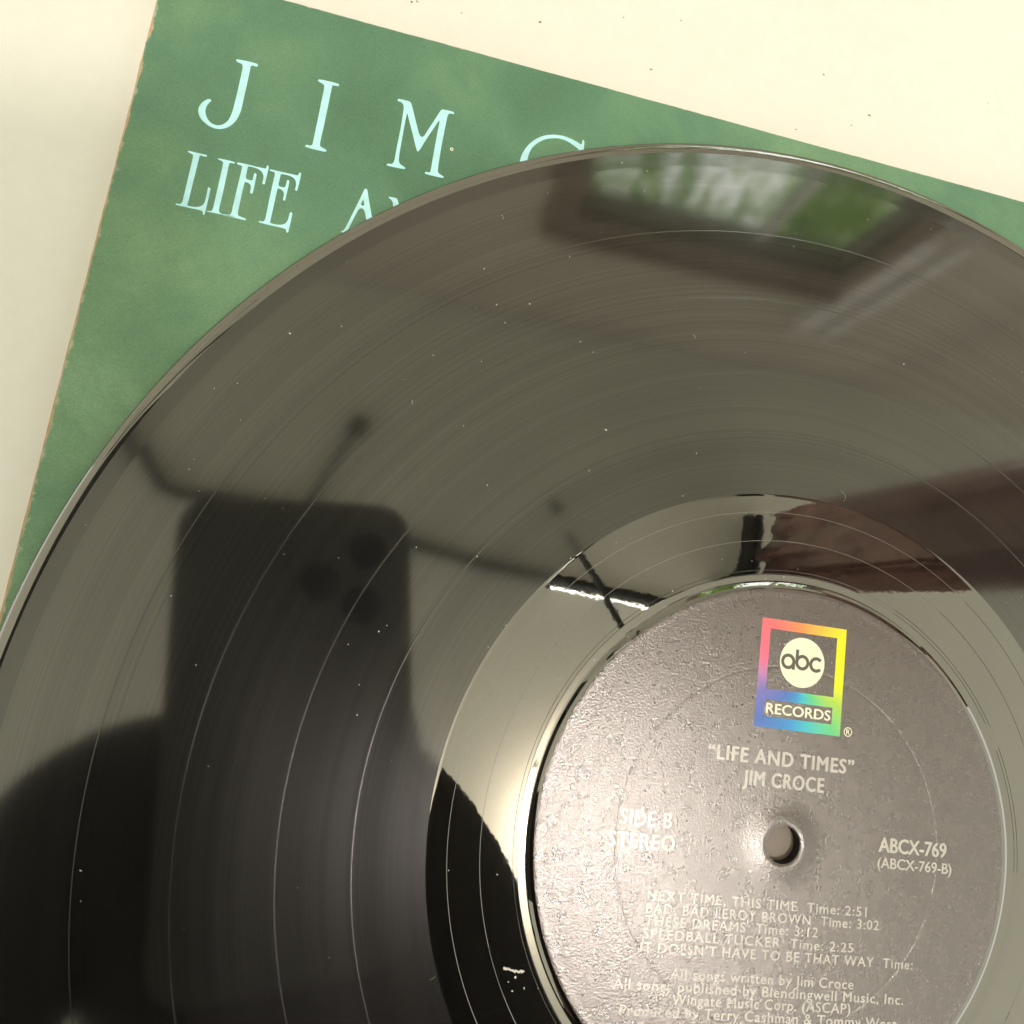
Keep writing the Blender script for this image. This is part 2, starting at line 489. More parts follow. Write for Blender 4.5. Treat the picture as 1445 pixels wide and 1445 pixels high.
verts, faces = [], []                                         # open sky behind the leaves
for i in range(13):
    for j in range(7):
        verts.append((-3600 + 600*i, 2600 - 0.00006*(-3600 + 600*i)**2, -900 + 1200*j))
for i in range(12):
    for j in range(6): faces.append((i*7+j, (i+1)*7+j, (i+1)*7+j+1, i*7+j+1))
me = mesh_from(verts, faces); me.transform(RM)
tag(link("sky", me, M_SKY), kind='structure')

# ceiling rail with two short rods, and the lit tube under it
rail = empty("ceiling_rail", (0, 0, 0)); tag(rail, "thin black ceiling rail mirrored as a dark line across the grooves", "rail")
link("bar", tube([(-690, 585, 1572), (-640, 470, 1572), (-582, 352, 1572), (-540, 335, 1572), (-313, 292, 1572), (157, 128, 1572), (700, -30, 1572)], 15), M_RAIL, rail, True)
link("rod", tube([(-129, 482, 1560), (-150, 450, 1560), (-265, 277, 1560)], 9), M_RAIL, rail, True)
link("knob", tube([(-115, 503, 1560), (-140, 466, 1560)], 22), M_RAIL, rail, True)
link("rod", tube([(374, 190, 1548), (440, 60, 1548), (503, -69, 1548)], 9), M_RAIL, rail, True)
link("knob", tube([(342, 272, 1548), (358, 240, 1548)], 12), M_RAIL, rail, True)
strip = empty("strip_light"); tag(strip, "lit white tube mirrored as a jagged bright line above the label", "strip light")
link("tube", tube([(318, 58, 1545), (632, -34, 1545)], 1.7), M_STRIP, strip, True)
link("cap", tube([(306, 61.5, 1545), (318, 58, 1545)], 3.5), M_RAIL, strip, True)
link("cap", tube([(632, -34, 1545), (646, -38, 1545)], 3.5), M_RAIL, strip, True)

# brown curtain on a black rail at the right
path = [(889, 205), (862, 74), (840, 40), (770, 10)]
def along(path, n):
    L = [0]
    for a, b in zip(path, path[1:]): L.append(L[-1] + math.dist(a, b))
    out = []
    for i in range(n):
        t = L[-1] * i / (n - 1)
        k = max(j for j in range(len(path) - 1) if L[j] <= t + 1e-9)
        f = (t - L[k]) / (L[k+1] - L[k])
        out.append((path[k][0] + (path[k+1][0]-path[k][0])*f, path[k][1] + (path[k+1][1]-path[k][1])*f, t))
    return out
cur = empty("curtain"); tag(cur, "brown satin curtain mirrored in the smooth vinyl right above the label", "curtain")
A = along(path, 110); zs = [1520, 1400, 1200, 950, 650, 300, 0]
verts, faces = [], []
for j, z in enumerate(zs):
    for i, (x, y, t) in enumerate(A):
        w = 20 * math.sin(t / 24 + 0.6 * math.sin(j * 1.3)) + 9 * math.sin(t / 9.5 + j)
        verts.append((x + 30 + w, y + 0.3 * w, z))
for j in range(len(zs) - 1):
    for i in range(len(A) - 1):
        a = j * len(A) + i
        faces.append((a, a + 1, a + 1 + len(A), a + len(A)))
me = mesh_from(verts, faces); o = link("cloth", me, M_SATIN, cur, True)
sm = o.modifiers.new("thickness", 'SOLIDIFY'); sm.thickness = 0.0015
crail = empty("curtain_rail"); tag(crail, "black curtain rail mirrored as a dark bar beside the brown curtain", "rail")
link("bar", tube([(x, y, 1555) for x, y, t in along(path, 12)], 28, 12), M_RAIL, crail, True)

# ceiling lamp
lamp = empty("ceiling_lamp"); tag(lamp, "lit opal ceiling lamp whose glare brightens the left of the label", "lamp")
LX, LY, LZ = 345, -550, 1560
verts = [(r, z) for r, z in ((0.5, -60), (50, -56), (85, -42), (106, -12), (110, 10), (103, 22))]
o = link("shade", lathe(verts[::-1], 48), M_LAMP, lamp, True); o.location = Vector((LX, LY, LZ)) * MM
o = link("base", lathe([(116, 22), (116, 39.5), (0.5, 39.5)], 48), M_WHITETRIM, lamp); o.location = Vector((LX, LY, LZ)) * MM

# ------------------------------------------------------------------ album sleeve
SZ = -1.75                                                    # cover face
TH = -0.219828
sl = empty("album_sleeve", (0, 0, 0), TH); tag(sl, "green cardboard album sleeve with pale blue serif title lying under the record", "album sleeve")
random.seed(11)
def edge_pts(z_jit, off, rough_l):
    P = []
    n = 90
    for i in range(n + 1):                                    # left edge, worn
        v = V0 + (V1 - V0) * i / n
        P.append((U0 + off + random.uniform(-rough_l, rough_l) * (2.2 if v > 118 and random.random() < 0.35 else 0.5), v))
    for i in range(1, 41):
        u = U0 + (U1 - U0) * i / 40
        P.append((u, V1 + random.uniform(-0.06, 0.06)))
    P.append((U1, V0))
    return P
def panel(name, P, z0, z1, mat, edge_mat, parent):
    """board with its printed face and a raw edge"""
    n = len(P)
    verts = [(x, y, z1) for x, y in P] + [(x, y, z0) for x, y in P]
    me = bpy.data.meshes.new("mesh")
    faces = [tuple(range(n))[::-1], tuple(range(n, 2*n))] + [(i, (i+1) % n, n+(i+1) % n, n+i) for i in range(n)]
    me = mesh_from(verts, faces)
    bm = bmesh.new(); bm.from_mesh(me); bmesh.ops.recalc_face_normals(bm, faces=bm.faces); bm.to_mesh(me); bm.free()
    me.materials.append(mat); me.materials.append(edge_mat)
    for p in me.polygons: p.material_index = 0 if p.normal.z > 0.5 else 1
    return link(name, me, None, parent)
panel("front_panel", edge_pts(0, 0, 0.35), SZ - 0.55, SZ, M_COVER, M_BOARD, sl)
P = edge_pts(0, -1.5, 0.12); P = [(x, y - (0.4 if y > 150 else 0)) for x, y in P]
panel("back_panel", P, TZ + 0.03, TZ + 0.75, M_BOARD, M_BOARD, sl)
panel("inner_sleeve", [(U0+2.5, V0+3), (U0+2.5, V1-3), (U1-4, V1-3), (U1-4, V0+3)], TZ + 0.95, SZ - 0.75, M_WHITETRIM, M_WHITETRIM, sl)
LETTERS = {
    'J': [[(-133.63, 139.52), (-133.47, 139.84), (-129.54, 139.98), (-129.23, 139.62), (-129.43, 139.22), (-130.28, 139.31), (-130.58, 139.15), (-130.56, 138.34), (-130.52, 135.77), (-130.52, 132.53), (-130.5, 129.19), (-130.64, 127.82), (-130.96, 126.53), (-131.66, 125.2), (-132.62, 124.27), (-133.66, 123.78), (-134.77, 123.67), (-135.96, 123.99), (-137.11, 124.65), (-137.9, 125.48), (-138.36, 126.53), (-138.38, 127.58), (-138.01, 128.55), (-137.47, 129.24), (-136.84, 129.73), (-136.33, 129.48), (-136.56, 129.07), (-136.91, 128.41), (-137.08, 127.56), (-136.99, 126.66), (-136.65, 125.84), (-136.07, 125.08), (-135.28, 124.54), (-134.35, 124.43), (-133.61, 124.69), (-132.93, 125.28), (-132.42, 126.11), (-132.15, 127.38), (-132.03, 128.88), (-131.99, 130.9), (-131.98, 133.18), (-131.99, 135.6), (-132.01, 138.04), (-132.11, 138.69), (-132.45, 139.1), (-133.27, 139.15)]],
    'I': [[(-117.27, 139.68), (-117.04, 140.06), (-113.15, 140.21), (-112.85, 139.88), (-113.03, 139.51), (-114.12, 139.51), (-114.25, 139.26), (-114.24, 137.54), (-114.22, 133.44), (-114.24, 129.63), (-114.32, 125.83), (-114.1, 125.29), (-112.79, 124.91), (-112.73, 124.59), (-113.05, 124.37), (-116.83, 124.36), (-117.06, 124.67), (-116.83, 125.0), (-115.71, 125.02), (-115.68, 126.13), (-115.67, 130.3), (-115.69, 134.93), (-115.7, 138.63), (-115.92, 139.18), (-117.0, 139.48)]],
    'M': [[(-100.78, 139.92), (-100.65, 140.26), (-98.17, 140.32), (-97.79, 139.87), (-96.63, 137.06), (-94.48, 131.98), (-92.94, 136.3), (-91.5, 140.28), (-91.21, 140.46), (-88.94, 140.52), (-88.61, 140.22), (-88.84, 139.92), (-89.96, 139.92), (-90.02, 136.98), (-90.13, 131.39), (-90.0, 126.33), (-89.78, 125.77), (-88.45, 125.24), (-88.65, 124.91), (-92.38, 124.87), (-92.59, 125.16), (-92.34, 125.43), (-91.47, 125.42), (-91.43, 125.95), (-91.45, 131.02), (-91.41, 136.17), (-91.41, 138.13), (-92.33, 135.64), (-93.47, 132.68), (-94.64, 129.21), (-95.15, 130.01), (-96.2, 132.61), (-98.04, 136.94), (-98.31, 137.63), (-98.39, 136.42), (-98.36, 131.46), (-98.32, 126.68), (-97.89, 125.71), (-96.6, 125.24), (-96.69, 124.78), (-100.28, 124.66), (-100.54, 124.89), (-100.25, 125.21), (-99.07, 125.32), (-99.11, 129.33), (-99.04, 134.02), (-99.16, 138.43), (-99.43, 139.26), (-99.93, 139.67), (-100.56, 139.67)]],
    'L': [[(-138.5, 117.57), (-138.34, 117.72), (-136.64, 117.69), (-134.88, 117.71), (-134.79, 117.5), (-134.93, 117.27), (-136.06, 117.32), (-136.15, 117.18), (-136.17, 114.43), (-136.21, 111.01), (-136.24, 108.24), (-136.3, 106.53), (-136.22, 106.34), (-135.34, 106.31), (-134.37, 106.52), (-133.71, 106.91), (-133.36, 107.45), (-133.25, 108.27), (-133.3, 110.6), (-133.33, 110.97), (-133.08, 111.14), (-132.81, 110.94), (-132.77, 110.52), (-132.76, 108.19), (-132.79, 105.33), (-132.99, 105.17), (-133.14, 105.24), (-133.29, 105.99), (-135.27, 105.96), (-138.34, 105.96), (-138.42, 106.14), (-138.27, 106.29), (-137.27, 106.34), (-137.3, 109.13), (-137.29, 113.6), (-137.28, 116.82), (-137.45, 117.15), (-138.24, 117.33)]],
    'I.001': [[(-132.74, 117.46), (-132.59, 117.63), (-130.83, 117.66), (-129.42, 117.6), (-129.47, 117.26), (-130.32, 117.25), (-130.47, 117.05), (-130.43, 114.25), (-130.39, 110.29), (-130.44, 106.88), (-130.22, 106.4), (-129.47, 106.12), (-127.35, 106.29), (-127.4, 106.06), (-130.21, 106.09), (-132.46, 105.99), (-132.53, 106.13), (-132.37, 106.22), (-131.53, 106.28), (-131.54, 109.03), (-131.55, 113.74), (-131.57, 116.91), (-131.87, 117.21), (-132.54, 117.3)]],
    'F': [[(-129.09, 117.45), (-128.98, 117.72), (-126.9, 117.74), (-125.22, 117.71), (-123.59, 117.73), (-123.41, 117.9), (-123.47, 118.37), (-123.27, 118.54), (-123.04, 118.42), (-123.01, 117.83), (-123.04, 114.59), (-123.2, 114.33), (-123.53, 114.4), (-123.6, 114.68), (-123.53, 115.53), (-123.69, 116.33), (-124.12, 116.93), (-124.71, 117.25), (-125.58, 117.44), (-126.73, 117.43), (-126.9, 117.32), (-126.9, 116.42), (-126.85, 114.53), (-125.55, 114.58), (-125.49, 114.78), (-125.48, 116.09), (-125.32, 116.37), (-125.0, 116.16), (-124.95, 115.69), (-124.9, 112.02), (-125.07, 111.82), (-125.42, 111.85), (-125.5, 112.16), (-125.47, 113.0), (-125.66, 113.54), (-126.05, 113.91), (-126.79, 113.95), (-126.88, 113.81), (-126.91, 110.85), (-126.89, 107.09), (-126.74, 106.6), (-125.2, 106.35), (-125.07, 106.15), (-125.22, 105.94), (-128.63, 106.01), (-129.45, 106.0), (-129.58, 106.12), (-129.41, 106.31), (-128.0, 106.34), (-128.03, 108.67), (-127.99, 112.69), (-127.93, 116.86), (-128.11, 117.23), (-128.89, 117.26)]],
    'E': [[(-122.78, 117.65), (-122.66, 117.86), (-120.6, 117.87), (-118.69, 117.9), (-117.3, 117.91), (-117.13, 118.14), (-117.15, 118.49), (-116.92, 118.74), (-116.65, 118.51), (-116.63, 117.85), (-116.72, 114.76), (-116.84, 114.57), (-117.17, 114.64), (-117.21, 114.99), (-117.17, 115.78), (-117.37, 116.56), (-117.74, 117.07), (-118.49, 117.41), (-119.57, 117.49), (-120.4, 117.38), (-120.5, 117.24), (-120.5, 116.22), (-120.54, 114.65), (-119.25, 114.69), (-119.11, 114.91), (-119.09, 116.35), (-118.91, 116.52), (-118.6, 116.3), (-118.56, 115.77), (-118.61, 112.11), (-118.71, 111.91), (-119.04, 112.0), (-119.07, 112.29), (-119.09, 113.24), (-119.3, 113.78), (-119.78, 114.13), (-120.44, 114.22), (-120.53, 114.05), (-120.53, 110.84), (-120.56, 106.88), (-120.54, 106.59), (-119.49, 106.5), (-118.38, 106.72), (-117.72, 107.13), (-117.33, 107.87), (-117.28, 109.54), (-117.13, 109.88), (-116.78, 109.73), (-116.72, 109.21), (-116.78, 105.48), (-116.96, 105.35), (-117.2, 105.49), (-117.32, 106.11), (-119.42, 106.11), (-122.56, 106.14), (-122.73, 106.37), (-122.58, 106.52), (-121.58, 106.57), (-121.59, 108.68), (-121.63, 113.29), (-121.59, 117.25), (-121.79, 117.46), (-122.6, 117.52)]],
    'A': [[(-103.89, 118.39), (-103.68, 118.58), (-103.32, 118.41), (-102.97, 117.3), (-102.35, 115.47), (-100.9, 111.22), (-100.2, 109.29), (-99.08, 109.05), (-99.04, 108.8), (-102.15, 108.81), (-102.12, 109.01), (-101.56, 109.22), (-102.51, 112.26), (-103.19, 114.06), (-104.21, 114.09), (-104.89, 111.53), (-105.58, 108.74), (-105.74, 108.31), (-105.35, 108.14), (-105.33, 108.02), (-106.87, 108.02), (-106.84, 108.23), (-106.26, 108.57), (-105.36, 112.19), (-104.53, 115.57)], [(-103.77, 116.16), (-104.09, 114.76), (-103.28, 114.7), (-103.49, 115.44)]],
    'N': [[(-98.9, 117.83), (-98.81, 118.01), (-97.42, 118.08), (-97.02, 117.85), (-96.8, 117.3), (-93.85, 111.67), (-93.36, 114.58), (-92.84, 114.44), (-93.25, 109.57), (-93.6, 109.48), (-97.02, 115.38), (-97.22, 110.83), (-97.57, 110.74), (-97.6, 116.29), (-98.01, 117.26)]],
    'C': [[(-73.2, 133.48), (-73.0, 134.8), (-72.44, 136.36), (-71.61, 137.87), (-70.48, 139.18), (-69.3, 140.15), (-68.06, 140.81), (-66.79, 141.24), (-65.49, 141.46), (-64.15, 141.51), (-62.78, 141.32), (-61.38, 140.91), (-60.32, 140.49), (-60.33, 141.57), (-60.16, 141.83), (-59.79, 141.57), (-59.71, 140.01), (-59.78, 138.55), (-60.24, 138.43), (-60.91, 139.39), (-61.91, 139.83), (-63.34, 140.45), (-64.57, 140.68), (-65.9, 140.6), (-67.18, 140.24), (-68.43, 139.68), (-69.62, 138.71), (-70.75, 137.4), (-71.35, 136.1), (-71.57, 134.9), (-71.65, 133.61), (-71.48, 131.97), (-73.29, 131.48)]],
}
for nm, polys in LETTERS.items():
    me = poly_mesh([rounded(q, 2) for q in polys], 0.02)
    o = link("letter", me, M_TITLE, sl); o.location = (0, 0, (SZ + 0.012) * MM)
ringm = poly_mesh([[(0.38*math.cos(a*math.pi/12), 0.38*math.sin(a*math.pi/12)) for a in range(24)], [(0.17*math.cos(a*math.pi/12), 0.17*math.sin(a*math.pi/12)) for a in range(24)]], 0.012)
o = link("ring_mark", ringm, M_CREAM, sl)
o.location = Vector((-87.9, 131.9, SZ + 0.009)) * MM

# ------------------------------------------------------------------ vinyl record
rec = empty("vinyl_record"); tag(rec, "black vinyl record with brown paper label lying on the green sleeve", "record")
RG, RD = -0.20, -0.25                                          # groove level and run-out level
BOT = -1.72
rim = lathe([(148.6, RG), (149.0, -0.10), (149.5, -0.02), (150.1, -0.02), (150.6, -0.12), (150.95, -0.38), (151.0, -0.70), (150.8, -1.1), (150.0, -1.35), (147.0, -1.45), (54, -1.60), (52, BOT), (3.62, BOT)], 480)
smooth_by_angle(rim, 50)
link("rim", rim, M_SMOOTH, rec)
me = lathe([(148.6, RG), (145.5, RG - 0.03)], 480); link("lead_in_band", me, M_LEADIN, rec, True)
BR = [145.5, 130.14, 114.6, 97.45, 84.29, 71.0]
w = [0, 0.10, 0.15, 0.15, 0.14, 0]
for i in range(5):
    a, b_ = BR[i] - w[i], BR[i+1] + w[i+1]
    zo = RG - 0.03
    me = lathe([(a, zo)] + [(a + (b_ - a) * k / 8, zo) for k in range(1, 8)] + [(b_, zo)], 480)
    link("groove_band", me, M_GROOVE, rec, True)
for i in range(1, 5):
    me = lathe([(BR[i] + w[i], RG - 0.03), (BR[i] + w[i]*0.4, RG - 0.022), (BR[i] - w[i]*0.4, RG - 0.022), (BR[i] - w[i], RG - 0.03)], 480)
    link("track_spacer", me, M_SPACER, rec, True)
prof = [(71.0, RG - 0.03), (70.6, RD), (70.4, RD), (70.0, RD)]
for gr in (67.1, 61.0, 54.75, 54.0):
    prof += [(gr + 0.9, RD), (gr + 0.05, RD), (gr, RD - 0.03), (gr - 0.05, RD), (gr - 0.5, RD)] if gr > 55 else [(gr + 0.10, RD - 0.005), (gr + 0.05, RD - 0.005), (gr, RD - 0.05), (gr - 0.05, RD - 0.005), (gr - 0.1, RD - 0.005)]
prof += [(53.6, RD - 0.012), (53.0, RD - 0.042), (52.5, RD - 0.075), (52.25, RD - 0.06), (52.0, RD + 0.04), (51.6, RD + 0.19), (51.25, -0.03), (50.9, 0.004), (50.55, 0.0)]
me = lathe(prof, 480); smooth_by_angle(me, 12)
link("run_out_area", me, M_SMOOTH, rec)
prof = [(50.9, 0.03), (50.6, 0.07), (50.0, 0.06), (49.4, 0.035), (49.1, 0.03), (48.9, 0.03), (48.0, 0.03), (35.4, 0.03), (35.2, 0.03), (35.1, 0.028), (34.95, 0.0), (34.80, 0.0), (34.6, 0.022), (34.45, 0.03), (34.2, 0.03), (33, 0.03), (16.0, 0.03), (13.0, 0.03), (9.5, 0.04), (7.2, 0.10), (5.6, 0.30), (4.6, 0.46), (4.0, 0.44), (3.66, 0.28)]
me = lathe(prof, 256); smooth_by_angle(me, 40)
lab = link("paper_label", me, M_LABEL, rec)
lab.rotation_euler = (0, 0, math.radians(-12.2))

me = lathe([(3.655, 0.27), (3.60, 0.05), (3.60, BOT + 0.01)], 96)
for p_ in me.polygons: p_.flip()
link("spindle_hole", me, M_HOLE, rec, True)

LZT = 0.036
def on_label(name, me, mat, dz=0.0):
    o = link(name, me, mat, lab); o.location = (0, 0, (LZT + dz) * MM); return o
def rect(x0, y0, x1, y1): return [(x0, y0), (x1, y0), (x1, y1), (x0, y1)]
on_label("emblem_frame", poly_mesh([rect(-8.28, 22.2, 11.1, 44.25), rect(-6.25, 29.95, 9.05, 42.2), rect(-6.3, 24.4, 9.0, 27.8)], 0.012), M_RAINBOW)
on_label("emblem_disc", poly_mesh([[(1.42 + 5.08*math.cos(a*math.pi/36), 36.1 + 5.12*math.sin(a*math.pi/36)) for a in range(72)]], 0.010), M_CREAM)
def ring(cx, cy, ro, ri, a0=0, a1=360, n=40):
    full = abs(a1 - a0) >= 360
    A = [math.radians(a0 + (a1 - a0) * k / n) for k in range(n if full else n + 1)]
    o_ = [(cx + ro*math.cos(a), cy + ro*math.sin(a)) for a in A]
    i_ = [(cx + ri*math.cos(a), cy + ri*math.sin(a)) for a in A]
    return [o_, i_] if full else [o_ + i_[::-1]]
# a, b, c drawn with compass and rule: bowls with stems
def bowl_stem(cx, cy, ro, ri, side, y0, y1):
    """ring with a stem at its side, one outline plus the counter"""
    wd = ro - ri; x_out = cx + side * ro; x_in = cx + side * (ro - wd * 1.02)
    o_ = []
    for k in range(41):
        a = math.radians(k * 9)
        o_.append((cx + ro*math.cos(a), cy + ro*math.sin(a)))
    return o_[:-1], [(cx + ri*math.cos(math.radians(k*9)), cy + ri*math.sin(math.radians(k*9))) for k in range(40)], rect(min(x_in, x_out), y0, max(x_in, x_out), y1)
CA, CB, CC2 = (-1.78, 36.0), (1.42, 36.12), (4.62, 36.05)
for nm, (cx, cy), side, y0, y1 in (("emblem_letter", CA, 1, 34.45, 36.3), ("emblem_letter", CB, -1, 35.8, 38.65)):
    o1, i1, st = bowl_stem(cx, cy, 1.60, 0.93, side, y0, y1)
    bm = bmesh.new()
    bm.from_mesh(poly_mesh([o1, i1], 0.010))
    m2 = poly_mesh([st], 0.014); bm.from_mesh(m2)
    me = bpy.data.meshes.new("mesh"); bm.to_mesh(me); bm.free()
    on_label(nm, me, M_DARKINK, 0.012)
on_label("emblem_letter", poly_mesh(ring(*CC2, 1.60, 0.93, 42, 318), 0.010), M_DARKINK, 0.012)
on_label("lettering", text_mesh("RECORDS", -5.85, 8.62, 25.1, 2.02, 0.07), M_CREAM)
on_label("registered_mark", poly_mesh(ring(12.9, 23.3, 0.95, 0.78), 0.010), M_CREAM)
on_label("lettering", text_mesh("R", 12.52, 13.3, 22.83, 0.95, 0.03), M_CREAM)
LINES = [
 ("\u201cLIFE AND TIMES\u201d", -17.5, 14.7, 15.0, 2.75, 0.13, 1.12),
 ("JIM CROCE", -9.6, 8.2, 10.72, 2.75, 0.13, 1.12),
 ("SIDE B", -34.3, -23.8, 1.0, 2.75, 0.12, 1.1),
 ("STEREO", -36.3, -22.8, -3.2, 2.75, 0.12, 1.1),
 ("ABCX-769", 21.6, 37.2, 0.4, 2.75, 0.12, 1.0),
 ("(ABCX-769-B)", 21.5, 38.6, -2.75, 2.0, 0.05, 1.0),
 ("NEXT TIME, THIS TIME  Time: 2:51", -27.2, 19.6, -12.3, 1.75, 0.03, 1.15),
 ("BAD, BAD LEROY BROWN  Time: 3:02", -27.2, 22.5, -14.65, 1.75, 0.03, 1.15),
 ("THESE DREAMS  Time: 3:12", -27.2, 9.1, -16.85, 1.75, 0.03, 1.15),
 ("SPEEDBALL TUCKER  Time: 2:25", -27.3, 17.1, -19.2, 1.75, 0.03, 1.15),
 ("IT DOESN'T HAVE TO BE THAT WAY  Time:", -27.6, 30.6, -21.6, 1.75, 0.03, 1.15),
 ("All songs written by Jim Croce", -21.0, 17.6, -25.95, 1.8, 0.04, 1.1),
 ("All songs published by Blendingwell Music, Inc.", -32.2, 28.9, -28.25, 1.8, 0.04, 1.1),
 ("Wingate Music Corp. (ASCAP)", -20.2, 17.2, -30.45, 1.8, 0.04, 1.1),
 ("Produced by Terry Cashman & Tommy West", -30.4, 27.6, -32.75, 1.8, 0.04, 1.1),
]
for t, x0, x1, yb, cap, wt, spc in LINES:
    on_label("lettering", text_mesh(t, x0, x1, yb, cap, wt, spacing=spc), M_INK)

# ------------------------------------------------------------------ phone that takes the picture
PM = Matrix.Translation(CAM) @ rot                            # phone frame: x right, y up the picture, z behind the lens
ph = bpy.data.objects.new("smartphone", None); COL.objects.link(ph); ph.empty_display_size = 0.01
tag(ph, "black phone held over the record, mirrored in the grooves", "phone")
ph.matrix_world = PM @ Matrix.Translation(Vector((-33.0, -44.0, 7.5)) * MM)
PW, PH = 84.0, 164.0
def rrect(w, h, r, n=8):
    P = []
    for cx, cy, a0 in ((w/2-r, h/2-r, 0), (-w/2+r, h/2-r, 90), (-w/2+r, -h/2+r, 180), (w/2-r, -h/2+r, 270)):
        for k in range(n + 1):
            a = math.radians(a0 + 90 * k / n); P.append((cx + r*math.cos(a), cy + r*math.sin(a)))
    return P
bm = bmesh.new(); bm.from_mesh(poly_mesh([rrect(PW, PH, 13)], 8.5))
bm_obj("case", bm, M_PHONE, ph)
o = link("edge_band", poly_mesh([rrect(PW + 1.0, PH + 1.0, 13.5), rrect(PW + 0.1, PH + 0.1, 13)], 3.0), M_PHONE_RIM, ph)
o = link("screen", poly_mesh([rrect(PW - 5, PH - 5, 10)], 0.3), M_LENS, ph); o.location = (0, 0, 4.4 * MM)
o = link("camera_island", poly_mesh([rrect(40, 42, 10)], 1.2), M_PHONE, ph); o.location = Vector((18, 53.5, -4.8)) * MM
for lx, ly in ((7.5, 51), (25.3, 63), (23, 42)):
    o = link("lens_ring", poly_mesh([[(7*math.cos(a*math.pi/16), 7*math.sin(a*math.pi/16)) for a in range(32)], [(5.8*math.cos(a*math.pi/16), 5.8*math.sin(a*math.pi/16)) for a in range(32)]], 1.2), M_PHONE_RIM if 0 else M_RAIL, ph)
    o.location = Vector((lx, ly, -5.9)) * MM
    o2 = link("lens", poly_mesh([[(5.75*math.cos(a*math.pi/16), 5.75*math.sin(a*math.pi/16)) for a in range(32)]], 0.6), M_LENS, ph)
    o2.location = Vector((lx, ly, -5.75)) * MM

# ------------------------------------------------------------------ photographer
per = empty("person"); tag(per, "person in black clothes leaning over and holding the phone, a dark mirrored shape", "person")
V_, E_, R_ = [], [], []
def chain(start, pts):
    i0 = start
    for (x, y, z, r) in pts:
        V_.append((x, y, z)); R_.append(r); k = len(V_) - 1
        if i0 is not None: E_.append((i0, k))
        i0 = k
    return i0
pel = chain(None, [(-145, -600, 150, 120)])
waist = chain(pel, [(-143, -520, 280, 118)])
chest = chain(waist, [(-138, -380, 400, 128)])
nb = chain(chest, [(-136, -240, 455, 105)])
hd = chain(nb, [(-138, -160, 475, 84), (-138, -110, 485, 80), (-138, -70, 480, 80), (-138, -35, 460, 58)])
chain(hd - 1, [(-138, -65, 402, 26), (-138, -52, 386, 9)])                        # face and nose, looking down
for sgn, tr, sh, el, wr in ((1, [(-92, -68, 468, 84), (-72, -146, 465, 80), (-36, -248, 452, 80)], (8, -350, 430, 66), (5, -390, 210, 42), (-66, -215, 104, 27)),
                        (-1, [(-190, -95, 465, 80), (-248, -82, 460, 80)], (-318, -100, 440, 72), (-350, -290, 215, 42), (-190, -180, 104, 27))):
    s_ = chain(nb, tr + [sh])
    if sgn < 0: chain(nb, [(-215, -185, 435, 118), (-268, -250, 420, 120)])
    e_ = chain(s_, [((sh[0]+el[0])/2, (sh[1]+el[1])/2, (sh[2]+el[2])/2, 50), el])
    w_ = chain(e_, [((el[0]+wr[0])/2, (el[1]+wr[1])/2, (el[2]+wr[2])/2, 36), wr])
    if sgn > 0: hc = chain(w_, [(-62, -170, 104, 27)])
    else: hc = chain(w_, [(-170, -140, 102, 27)])
    H = Vector(V_[hc])
    if sgn > 0:
        fing = [((-92, -131, 96), (-94, -109, 95), (-95, -92, 97)), ((-79, -127, 98), (-80, -104, 97), (-81, -86, 99)),
                ((-66, -128, 101), (-66, -107, 100), (-67, -90, 102)), ((-54, -133, 104), (-53, -115, 103), (-53, -102, 105)), ((-88, -148, 112), (-96, -125, 118), (-98, -108, 119))]
    else:
        fing = [((-138, -100, 86), (-136, -80, 86), (-134, -64, 88)), ((-151, -98, 84), (-149, -76, 84), (-148, -60, 86)),
                ((-164, -100, 86), (-162, -82, 83), (-158, -68, 84)), ((-177, -106, 88), (-174, -92, 85), (-170, -82, 86)), ((-144, -122, 104), (-135, -104, 110), (-132, -88, 111))]
    for F in fing:
        k_ = chain(hc, [(*((H + Vector(F[0])) / 2), 12)])
        chain(k_, [(*F[0], 9.5), (*F[1], 8.5), (*F[2], 7.5)])
for sgn in (1, -1):
    x = -145 + sgn * 95
    chain(pel, [(x, -565, 90, 92), (x, -545, -120, 72), (x, -530, -330, 56), (x, -560, -560, 48), (x, -575, -690, 36), (x, -520, -720, 38), (x, -440, -728, 30)])
me = bpy.data.meshes.new("mesh"); me.from_pydata([tuple(c*MM for c in v) for v in V_], E_, []); me.update()
body = link("body", me, None, per)
sk = body.modifiers.new("Skin", 'SKIN'); sk.use_smooth_shade = True; sk.branch_smoothing = 0.6
for i, sv in enumerate(me.skin_vertices[0].data):
    sv.radius = (R_[i]*MM, R_[i]*MM); sv.use_root = (i == 0)
su = body.modifiers.new("Subdivision", 'SUBSURF'); su.levels = 2; su.render_levels = 2
bpy.context.view_layer.update()
m2 = bpy.data.meshes.new_from_object(body.evaluated_get(bpy.context.evaluated_depsgraph_get()))
body.modifiers.clear(); body.data = m2
m2.materials.clear()
for m_ in (M_SHIRT, M_SKIN, M_TROUSER): m2.materials.append(m_)
for p_ in m2.polygons:
    c = p_.center / MM
    p_.use_smooth = True
    if c.z < 160: p_.material_index = 2 if c.y < -450 else (1 if c.y > -195 else 0)
    elif c.y > -110 and c.z < 425 and -220 < c.x < -75: p_.material_index = 1
    else: p_.material_index = 0
bm = bmesh.new()
bmesh.ops.create_uvsphere(bm, u_segments=28, v_segments=18, radius=1)
for v in bm.verts:
    k = 1 + 0.03 * math.sin(v.co.x * 17 + v.co.y * 11) * math.cos(v.co.z * 13)
    v.co = Vector((-138 + v.co.x*86*k, -85 + v.co.y*92*k, 500 + v.co.z*66*k)) * MM
bm_obj("hair", bm, M_HAIR, per, True)
